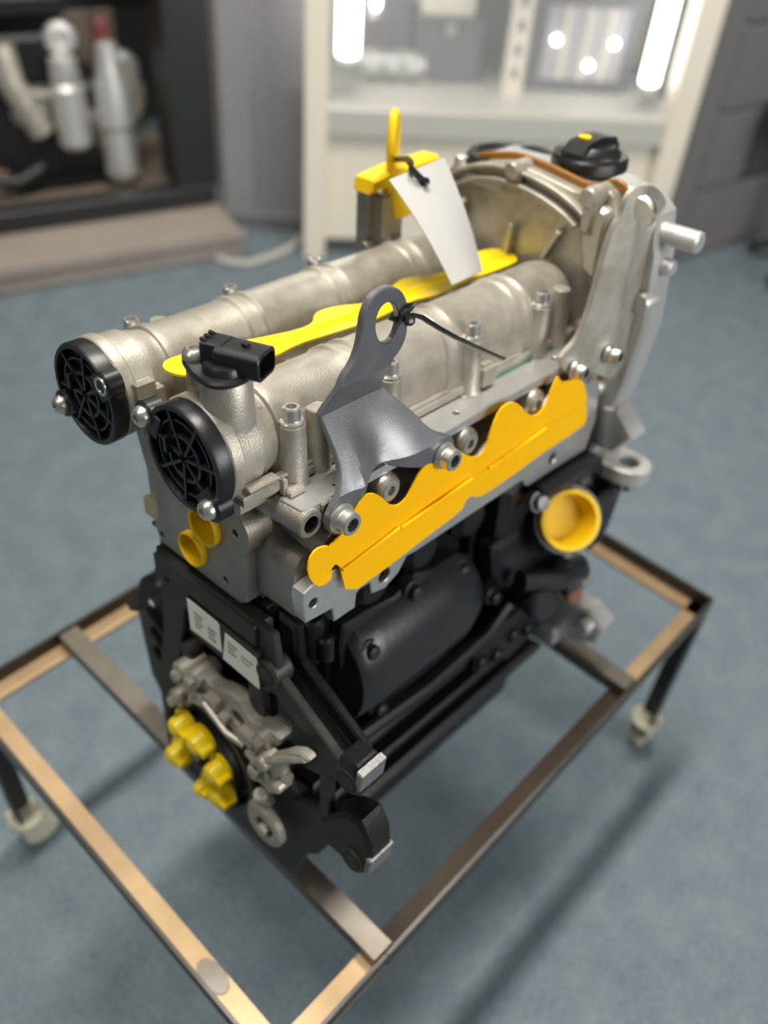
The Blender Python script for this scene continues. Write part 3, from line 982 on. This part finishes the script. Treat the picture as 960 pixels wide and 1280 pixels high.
# bell housing face: framework of bars on the near end
bf = MB()
face = [(110, -146), (108, -172), (116, -230), (134, -300), (136, -394), (60, -401), (-26, -404), (-42, -354), (-54, -342), (-66, -316), (-86, -316), (-102, -308), (-106, -292), (-96, -270), (-86, -262),
        (-72, -276), (-66, -284), (-66, -238), (-80, -234), (-92, -228), (-94, -214), (-84, -209), (-72, -211), (-19, -180), (-14, -146)]
holes = [[(82, -186), (92, -226), (98, -250), (76, -236), (16, -238), (14, -200)],
         [(0, -206), (-4, -246), (-10, -250), (-52, -236), (-54, -222), (-14, -200)],
         [(-12, -262), (-56, -246), (-56, -284), (-30, -300)],
         [(110, -290), (120, -330), (112, -372), (24, -376), (4, -330), (8, -280), (40, -262), (84, -262)]]
bf.prism(face, 0, -33, -26, holes=holes, ch=1.2)
bf.box(-36, -20, 0, 108, -164, -147, ch=1.5)
bf.cyl((-37, -10, -181), (-20, -10, -181), 11, seg=22, ch=2)
bf.cyl((-37, -85, -221), (-14, -85, -221), 11, seg=24, ch=2)
bf.cyl((-37, -92, -302), (-12, -92, -302), 11, seg=24, ch=2)
bf.cyl((-36, 84, -229), (-20, 84, -229), 7, seg=18, ch=1.5)
bf.cyl((-36, 104, -166), (-20, 104, -166), 7, seg=18, ch=1.5)
bellf = part('bell_housing_face', bf, 'bface', block)
am = MB()
am.prism([(-2, -178), (-14, -174), (-80, -214), (-84, -224), (-78, -228), (-8, -188)], 0, -14, -7, ch=1.6)
am.prism([(-6, -198), (-80, -236), (-78, -242), (-6, -208)], 0, -27, -8, ch=1)
am.prism([(-76, -206), (-90, -203), (-97, -210), (-96, -222), (-88, -234), (-74, -226)], 0, -36, -14, ch=3)
am.prism([(-80, -262), (-96, -256), (-106, -272), (-108, -292), (-100, -310), (-84, -312), (-62, -306), (-58, -290)], 0, -35, -12, ch=3)
am.cyl((-22, -78, -272), (-22, -98, -266), 8, seg=16, ch=3)
am.prism([(4, -150), (-14, -152), (-16, -180), (4, -190)], 0, -14, 6, ch=3)
am.cyl((2, -14, -152), (2, -14, -190), 8, seg=18, ch=2)
am.cyl((4, -24, -164), (4, -24, -186), 6, seg=14, ch=2)
part('mounting_arm', am, 'bpaint', block)
for (y, z, x0) in ((-96.5, -212, -26), (-107, -294, -25)):
    e = MB().prism([(y - 2, z + 7), (y + 3, z + 8), (y + 5, z - 9), (y, z - 10)], 0, x0 - 10.5, x0 + 12.5, ch=1)
    part('machined_pad', e, 'iron', block)
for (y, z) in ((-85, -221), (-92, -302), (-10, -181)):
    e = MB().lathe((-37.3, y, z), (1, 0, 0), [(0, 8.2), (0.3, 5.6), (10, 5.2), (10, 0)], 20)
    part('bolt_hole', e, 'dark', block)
# oil pan
op = MB()
op.prism([(130, -386), (128, -440), (108, -486), (16, -490), (-6, -450), (-12, -386)], 0, 70, 292, ch=10)
op.box(-10, 308, -26, 150, -392, -384, ch=2)
part('oil_pan', op, 'bpaint', eng, 'black oil pan')
# left side ancillaries behind the block
la = MB()
la.prism([(130, -212), (160, -228), (178, -256), (172, -330), (150, -360)], 0, -20, 220, ch=5)
la.cyl((-18, 150, -232), (30, 160, -240), 20, seg=24, ch=4)
la.pipe([(-20, 176, -250), (40, 186, -300), (120, 182, -340), (220, 170, -350)], 8, 10)
part('side_housing', la, 'bcover', eng)
lw = MB().lathe((-8, 152, -240), (-0.5, -0.3, 0.6), [(0, 0), (0, 9), (10, 8.5), (14, 6), (14, 0)], 20)
part('pipe_stub', lw, 'bright', eng)
# ribs seen behind the near face
rb = MB()
for k in range(4):
    rb.box(-20, -6, 30 + 22 * k, 35 + 22 * k, -370, -200, ch=1)
for k in range(3):
    rb.prism([(150, -236 - 22 * k), (150, -242 - 22 * k), (60, -306 - 22 * k), (60, -300 - 22 * k)], 0, -26, -16, ch=1)
part('web_rib', rb, 'bpaint', block)

# --- right side: moulded separator cover, thermostat housing
sv = MB()
ss_ = []
for x, r, dz in ((30, 20, -6), (33, 38, -3), (40, 41, 0), (60, 42, 0), (130, 42, 0), (160, 41, -2), (178, 34, -6), (186, 20, -10)):
    pts = []
    for k in range(17):
        a = radians(112 + 146 * k / 16)
        pts.append((x, 4 + r * 1.0 * cos(a), -236 + dz + r * 1.25 * sin(a)))
    pts += [(x, 12, -236 + dz - r), (x, 12, -236 + dz + r)]
    ss_.append(pts)
sv.loft(ss_)
sv.prism([(28, -200), (30, -180), (56, -182), (86, -187), (108, -178), (155, -200), (178, -221), (194, -252), (187, -296), (162, -303), (90, -305), (70, -306), (62, -282), (52, -270), (44, -300), (36, -292)], 1, -15, -2, ch=2)
sv.prism([(196, -200), (232, -196), (240, -222), (222, -262), (206, -240)], 1, -24, -2, ch=5)
sep = part('separator_cover', sv, 'bcover', eng)
for (x, z, y) in ((46, -206, -26), (68, -292, -18), (100, -188, -18), (158, -202, -18), (186, -322, -20), (206, -258, -22)):
    b = MB().lathe((x, y + 10, z), (0, -1, 0), [(0, 0), (0, 9), (9, 9), (10, 8), (10, 6), (15, 6), (16.5, 4.5), (16.5, 0)], 18)
    part('cover_screw', b, 'bface', sep)
rr_ = MB()
for (x, z) in ((60, -160), (112, -158), (170, -160)):
    rr_.lathe((x, 8, z), (0, -1, 0), [(0, 0), (0, 20), (18, 19), (25, 13), (26, 0)], 24)
rr_.pipe([(40, -22, -300), (120, -26, -302), (200, -24, -300), (240, -20, -286), (270, -16, -260)], 7, 10)
rr_.box(180, 300, -30, 6, -330, -300, ch=4)
for k in range(5):
    rr_.cyl((190 + 24 * k, -34, -322 - 8 * (k % 2)), (190 + 24 * k, -12, -322 - 8 * (k % 2)), 7, seg=14, ch=1.5)
rr_.prism([(206, -300), (300, -290), (316, -360), (250, -372), (214, -344)], 1, -22, 4, ch=4)
part('side_casting', rr_, 'bpaint', eng)

NP = Vector((-0.50, -0.72, 0.48)).normalized()
PC = Vector((260, -51, -188))
tm = MB()
tm.prism([(206, -150), (240, -136), (330, -150), (340, -180), (334, -250), (300, -286), (240, -280), (206, -250)], 1, -22, 8, ch=7)
tm.lathe(PC - NP * 48, NP, [(0, 0), (0, 36), (26, 34), (38, 31), (46, 30), (46, 27.4), (30, 27), (30, 0)], 36)
tm.prism([(226, -146), (300, -146), (366, -184), (358, -202), (300, -166), (226, -160)], 1, -44, -20, ch=4)
tm.prism([(340, -180), (364, -186), (350, -246), (326, -262)], 1, -48, -20, ch=4)
tm.cyl((322, -20, -214), (322, -52, -208), 17, seg=24, ch=3)
tm.pipe([(216, -40, -236), (250, -56, -246), (290, -56, -258), (318, -40, -276)], 10, 10)
tm.cyl((232, -30, -262), (222, -66, -254), 14, seg=20, ch=3)
tm.box(290, 322, -50, -20, -300, -276, ch=4)
tms = part('thermostat_housing', tm, 'bcover', eng)
for (x, y, z) in ((306, -52, -278), (318, -50, -292), (340, -60, -186), (226, -40, -160)):
    b = MB().lathe((x, y + 8, z), (-0.2, -0.9, 0.3), [(0, 0), (0, 9), (8, 9), (9, 7), (14, 6), (15, 0)], 16)
    part('housing_screw', b, 'iron', tms)
rs = MB().prism([(300, -300), (330, -296), (336, -322), (318, -328)], 1, -44, -36, ch=1)
part('sealant_smear', rs, 'rustred', eng)

# --- crank end with seal carrier
ck = MB()
cyk, czk = 68, -333
ck.lathe((-18, cyk, czk), (-1, 0, 0), [(0, 0), (0, 52), (10, 52), (12, 50), (12, 40), (14, 38), (22, 38), (22, 22), (16, 20), (16, 0)], 40)
crank = part('crank_flange', ck, 'bface', eng)
slm = MB()
band = [(98, -290), (84, -250), (62, -228), (50, -236), (36, -228), (16, -222), (8, -236), (-4, -232), (-27, -226), (-24, -240), (2, -266), (16, -270), (30, -266), (50, -254), (72, -264), (86, -292)]
slm.prism(smooth(band, 1), 0, -40, -28, holes=[circ(20, -247, 7, 14)], ch=1.5)
for (yy, zz, rad) in ((80, -243, 10), (64, -236, 8), (92, -280, 8), (-12, -238, 8)):
    slm.cyl((-46, yy, zz), (-22, yy, zz), rad, seg=18, ch=2)
    slm.cyl((-51, yy, zz), (-45, yy, zz), rad * .55, seg=6, ch=1)
for (yy, zz, q) in ((44, -246, 7), (32, -254, 5), (6, -252, 8), (60, -252, 5), (-10, -250, 5)):
    slm.box(-46, -36, yy - q, yy + q, zz - q * .8, zz + q * .8, ch=1.6)
slm.pipe([(-44, 70, -262), (-46, 50, -250), (-46, 26, -262), (-44, 8, -262)], 3, 8)
part('seal_carrier', slm, 'cast', crank, 'silver cast seal carrier')
sring = MB()
sring.lathe((-30, cyk - 4, czk + 8), (-1, 0, 0), [(0, 58), (8, 58), (10, 56), (10, 51), (8, 49), (0, 49)], 48)
part('seal_ring', sring, 'bpaint', crank)
for k in range(6):
    a_ = 2 * pi * k / 6 + 0.5
    q = MB().lathe((-36, cyk - 6 + 20 * cos(a_), czk + 4 + 20 * sin(a_)), (-1, 0, 0), [(0, 0), (0, 6), (6, 6), (7, 5), (7, 0)], 6)
    part('crank_bolt', q, 'cast', crank)
# lever castings to the right of the crank
lv = MB()
lv.prism(smooth([(-4, -262), (-29, -236), (-50, -211), (-64, -209), (-60, -217), (-43, -229), (-34, -250), (-43, -255), (-22, -289), (-14, -282), (1, -291), (3, -276)], 1), 0, -48, -40, holes=[circ(-20, -262, 5, 12), circ(-12, -276, 3.5, 10)], ch=1.5)
lv.cyl((-56, -22, -246), (-40, -22, -246), 6, seg=14, ch=1.5)
lv.cyl((-54, -34, -262), (-40, -34, -262), 5, seg=12, ch=1.5)
lv.box(-54, -44, -16, -6, -272, -262, ch=1.5)
lv.pipe([(-46, 2, -262), (-52, -14, -252), (-50, -36, -232), (-46, -58, -214)], 3, 8)
lv.prism(smooth([(2, -312), (-12, -308), (-30, -318), (-34, -336), (-22, -350), (-4, -349), (6, -336)], 2), 0, -50, -42, holes=[circ(-15, -331, 9, 16)], ch=1.5)
lv.cyl((-48, -10, -296), (-40, -10, -312), 6, seg=12, ch=1.5)
lv.lathe((-44, -15, -331), (-1, 0, 0), [(0, 0), (0, 5), (9, 5), (10, 4), (10, 0)], 12)
part('lever_casting', lv, 'cast', crank, 'silver lever casting')

# --- stickers on the block
def sticker(poly, lines, code):
    s_ = MB().prism(poly, 0, -37.0, -36.6)
    o = part('label_sticker', s_, 'label', block, 'white printed label')
    for (y0, y1, z0, z1) in lines:
        q = MB().prism([(y0, z0), (y1, z0), (y1, z1), (y0, z1)], 0, -37.2, -37.0)
        part('print_block', q, 'print', o)
    return o


def rows(y0, y1, z0, n, dz, h):
    out = []
    for k in range(n):
        cut = (0.0, 0.25, 0.1, 0.4)[k % 4]
        out.append((y0 - (y0 - y1) * (1 - cut), y0, z0 - dz * k - h, z0 - dz * k))
    return out


sticker([(71, -166.5), (38, -166.5), (36, -169), (35.5, -193.5), (70.5, -195.5)], rows(64, 54, -174, 4, 4, 2.0) + rows(49, 40, -178, 3, 4.2, 2.4), None)
sticker([(30, -171), (-1, -172), (-3, -175), (-3, -200), (35, -199)], rows(28, 18, -177, 3, 4, 2.0) + rows(14, 2, -180, 2, 4, 1.4), None)
bk_ = MB().box(-36.6, -33, -4, 72, -200, -166)
part('label_pad', bk_, 'bface', block)

# ------------------------------------------------------------------ loose protective pieces
def loose(name, mb, m, base, label, cat, group=None, ang=35):
    o = obj(name, mb.mesh(name, m, base, ang))
    on_engine(o, base)
    tag(o, label, cat, group)
    return o


def loose_part(name, mb, m, base, parent):
    return obj(name, mb.mesh(name, m, base), parent)


# yellow film along the flange
so = [(8.3, -122), (4.5, -98), (1, -93), (-2.5, -94), (-4, -100), (-10.4, -102.4), (-18.5, -97), (-23.2, -86), (-22, -76), (-17.0, -71), (-9.1, -72.5), (-4, -76.5), (1.0, -75), (8.6, -71), (14.0, -61.4), (20.6, -53.5), (29.2, -54), (38.3, -61.5), (46.4, -72), (54.5, -77.0), (62.7, -75.6), (69.4, -67.6), (74.9, -60), (82.8, -58.3), (93.3, -63.4), (105.0, -63),
      (117.5, -65.2), (127.8, -73.7), (137.7, -77.5), (144.7, -74.8), (148, -59.5), (155, -46.5), (167.2, -45.5), (178.3, -52.1), (191.3, -65.3), (203.5, -72.0), (214.7, -70), (221.4, -53.7), (226.4, -47.5), (232, -54), (240, -58), (252.1, -59.2), (267.8, -66.5), (277.3, -89.3), (284, -107), (278.5, -113), (204.9, -113.5), (163.6, -114.8), (144.1, -115.5), (133.5, -108.5), (126.1, -108.0), (122.2, -115), (82.6, -117.8), (43.3, -119.6)]
FB = (130, -36, -116)
sh = MB().prism(smooth(so, 1), 1, 0, 1.2)
sh.slice(2, [-112, -104, -96, -93, -91, -88, -80, -72, -64])
sh.slice(0, [-6, 2, 40, 80, 120, 135, 150, 190, 230])


def shw(c):
    ly = -35.8
    zr = -98 + c.x * 0.055
    if c.x < 131:
        ly -= 1.6 * math.exp(-((c.z - zr) / 2.0) ** 2)
        if c.z < zr:
            ly -= min(2.6, (zr - c.z) * 0.11)
    elif c.x > 146:
        ly -= 1.6 * math.exp(-((c.z - zr) / 2.0) ** 2)
    ly -= 0.8 * sin(c.x * 0.045) + (2.0 if c.x < -4 else 0)
    return Vector((c.x, c.y + ly, c.z))


sh.warp(shw)
sheet = loose('protective_sheet', sh, 'sheet', FB, 'amber yellow scalloped plastic sheet covering the flange on the right side', 'plastic sheet', ang=50)
for x0, x1, za, zb in ((4, 55, -98.5, -93.2), (57, 129, -94.2, -90.3), (148, 216, -90.8, -86.3)):
    rdg = MB().pipe([(x0, -38.4, za), (x1, -38.4, zb)], 1.1, 8)
    loose_part('ridge', rdg, 'sheet', FB, sheet)

# yellow strip in the valley between the camshaft tubes
vo = [(-3, 117), (8, 117), (28, 114), (49, 108), (66, 103), (93, 96), (108, 97), (116, 105), (124, 108), (140, 106), (160, 96), (185, 98), (204, 107), (218, 109), (245, 97), (270, 98), (290, 108), (312, 107), (328, 102), (337, 97), (330, 84), (322, 76), (313, 71), (277, 72), (250, 74), (217, 69), (185, 78), (155, 72), (123, 74), (100, 77), (78, 80), (54, 76), (26, 78), (10, 86), (-4, 94), (-9, 102), (-9, 111)]
KV = (247 + 6) / (247 + 16)                # outline was measured 10 mm lower along the sight line
vo = [(min(-284 + (x + 284) * KV, 305), -321 + (y + 321) * KV) for x, y in vo]
VB = (150, 78, -6)
vs = MB().prism(smooth(vo, 1), 2, -7.5, -6)
vs.slice(1, [69, 71.5, 73, 74.5, 77])
vs.slice(0, [0, 40, 80, 120, 160, 200, 240, 280])
vs.warp(lambda c: Vector((c.x, c.y, c.z + 3.2 * math.exp(-((c.y - 73) / 2.2) ** 2) + abs(c.y - 73) * 0.06)))
loose('valley_cover', vs, 'yel', VB, 'long bright yellow scalloped strip lying between the two camshaft tubes', 'plastic cover', ang=50)

# round yellow plugs
def thread_plug(c, n, r, label, rings=4):
    c, n = Vector(c), Vector(n).normalized()
    pm_ = MB().lathe(c, n, [(-10, 0), (-10, r * .62), (-9, r * .66), (-9, r * .72), (-6.5, r * .72), (-6.5, r * .80), (-3.5, r * .80), (-3.5, r * .86), (2.2, r * .87), (3.2, r * .93), (3.2, r), (1.5, r * 1.02), (-2, r * 1.02), (-2.4, r * .9), (-11, r * .8), (-11, 0)], 36)
    o = loose('threaded_plug', pm_, 'plug', tuple(c), label, 'plug', 'yellow threaded plugs')
    return o


thread_plug((-31.5, 48.5, -93.5), (-1, 0, 0), 14.0, 'upper yellow threaded plug in the grey head face, below the black end cap')
thread_plug((-31.5, 64, -121), (-1, 0, 0), 12.6, 'lower yellow threaded plug in the grey head face, above the white labels')
pc = PC - NP * 2
pt = MB().lathe(pc, NP, [(-12, 0), (-12, 18), (-6, 20.5), (1, 21.5), (5, 21.8), (6, 22.6), (6, 26.0), (4.5, 26.8), (-3, 26.8), (-3.4, 22), (-13, 20), (-13, 0)], 40)
loose('port_plug', pt, 'plug', tuple(pc), 'large round yellow cup plug in the black thermostat housing', 'plug')
capm = []
for i, (y, z, tx, lab) in enumerate(((86, -304, 10, 'topmost yellow cap on the crank flange bolts, left of its pair'), (63, -304, 10, 'yellow crank bolt cap nearest the white labels'),
                                     (98, -350, 10, 'leftmost low yellow cap on the crank flange'), (44, -322, 10, 'rightmost yellow cap on the crank flange, beside the bright lever'),
                                     (64, -360, 10, 'small yellow cap between the two lowest on the crank flange'), (42, -349, 10, 'lowest rounded yellow cap on the crank flange'))):
    q = MB()
    r = 9.5 if i != 4 else 7
    q.lathe((-40, y, z), (-1, 0, 0), [(0, 0), (0, r), (10, r * .95), (14, r * .8), (16, r * .4), (16, 0)], 18)
    q.lathe((-40, y, z), (-1, 0, 0), [(0.2, 0), (0.2, r * 1.35), (3, r * 1.35), (3, 0)], 18)
    q.box(-54, -42, y - r * 1.5, y + r * 0.4, z - 3.2, z + 3.2, ch=1)
    loose('bolt_cap', q, 'yel', (-40, y, z), lab, 'cap', 'yellow caps on the crank flange')

# yellow capped fitting with a loop
HB = (234, 148, 44)
yh = MB()
yh.prism([(206, 44), (208, 54), (236, 58), (286, 60), (286, 50), (236, 46)], 1, 138, 158, ch=2)
yhk = loose('loop_cap', yh, 'plug', HB, 'yellow plastic cap with a tall pull loop behind the left tube', 'cap')
lp = []
for k in range(20):
    a = 2 * pi * k / 20
    lp.append((236 + 9.5 * sin(a), 144 + 6.0 * sin(a), 77 + 20 * cos(a) - (8 * max(0, -cos(a)) ** 3)))
loose_part('pull_loop', MB().pipe(lp, 3.4, 10, closed=True), 'plug', HB, yhk)
loose_part('loop_neck', MB().pipe([(236, 144, 58), (237, 143, 44), (240, 138, 32), (243, 136, 22)], (5, 9), 10), 'plug', HB, yhk)

# paper tag
TL, TR = Vector((178, 95, 70)), Vector((237, 95, 75.2))
BR, BL = Vector((246, 56, -1)), Vector((188.5, 40, 8.2))
TB = (210, 70, 36)
tg = MB()
NU, NV = 8, 12
grid = []
for j in range(NV + 1):
    v = j / NV
    row = []
    for i in range(NU + 1):
        u = i / NU
        p = (TL * (1 - u) + TR * u) * (1 - v) + (BL * (1 - u) + BR * u) * v
        p = p + Vector((0, -3.0, 2.0)) * sin(pi * v) * 0.8
        row.append(p)
    grid.append(row)
tn = (TR - TL).cross(BL - TL).normalized() * 0.35
va = [[tg.bm.verts.new(p + tn) for p in r] for r in grid]
vb = [[tg.bm.verts.new(p - tn) for p in r] for r in grid]
for j in range(NV):
    for i in range(NU):
        tg.bm.faces.new((va[j][i], va[j][i + 1], va[j + 1][i + 1], va[j + 1][i]))
        tg.bm.faces.new((vb[j][i], vb[j + 1][i], vb[j + 1][i + 1], vb[j][i + 1]))
for j in range(NV):
    for i in (0, NU):
        tg.bm.faces.new((va[j][i], va[j + 1][i], vb[j + 1][i], vb[j][i]))
for i in range(NU):
    for j in (0, NV):
        tg.bm.faces.new((va[j][i], vb[j][i], vb[j][i + 1], va[j][i + 1]))
paper = loose('hang_tag', tg, 'paper', TB, 'blank white card tag hanging from the yellow loop', 'tag')

# cable ties
def tie_head(mb, c, d, s=1.0):
    c, d = Vector(c), Vector(d).normalized()
    mb.lathe(c - d * 3 * s, d, [(0, 0), (0, 3.6 * s), (1, 4.2 * s), (5.5 * s, 4.2 * s), (6 * s, 3.4 * s), (6 * s, 0)], 8)


HOLE = Vector((206.5, 87.0, 65.2))
LOOP = Vector((236, 142, 66))
t1 = MB()
t1.pipe([(245, 152, 60), (240, 148, 61), (232, 137, 66), (216, 112, 74), (203, 97, 76.5), (196, 90.5, 75.5), (200, 88, 71), (HOLE.x, HOLE.y, HOLE.z), (209, 89.2, 61.5)], (1.5, 2.7), 8)
tie1 = loose('cable_tie', t1, 'nylon', tuple(LOOP), 'short black cable tie joining the white tag to the yellow loop', 'cable tie')
h_ = MB()
tie_head(h_, HOLE + Vector((0, -0.8, 0)), (-0.4, -0.7, 0.5), 0.8)
loose_part('tie_head', h_, 'nylon', tuple(LOOP), tie1)
t2 = MB()
t2.pipe([(66, -21, 41), (70, -25, 42.5), (76, -26, 40), (92, -27, 28.5), (110, -27, 16.5), (125.5, -26.5, 7), (148, -25, -6.5), (171, -23, -20)], (1.0, 2.0), 8)
t2.pipe([(70, -24, 46.5), (66, -23, 43), (65, -19, 39), (66, -13, 38), (71, -12, 40), (76, -15, 43), (76, -20, 45)], (1.2, 2.4), 8, closed=True)
tie2 = loose('cable_tie', t2, 'nylon', (70, -22, 42), 'long black cable tie looped through the near bracket eye, tail pointing right', 'cable tie')
h_ = MB()
tie_head(h_, (67.5, -24.5, 40), (-0.3, -0.8, 0.4), 0.8)
loose_part('tie_head', h_, 'nylon', (70, -22, 42), tie2)
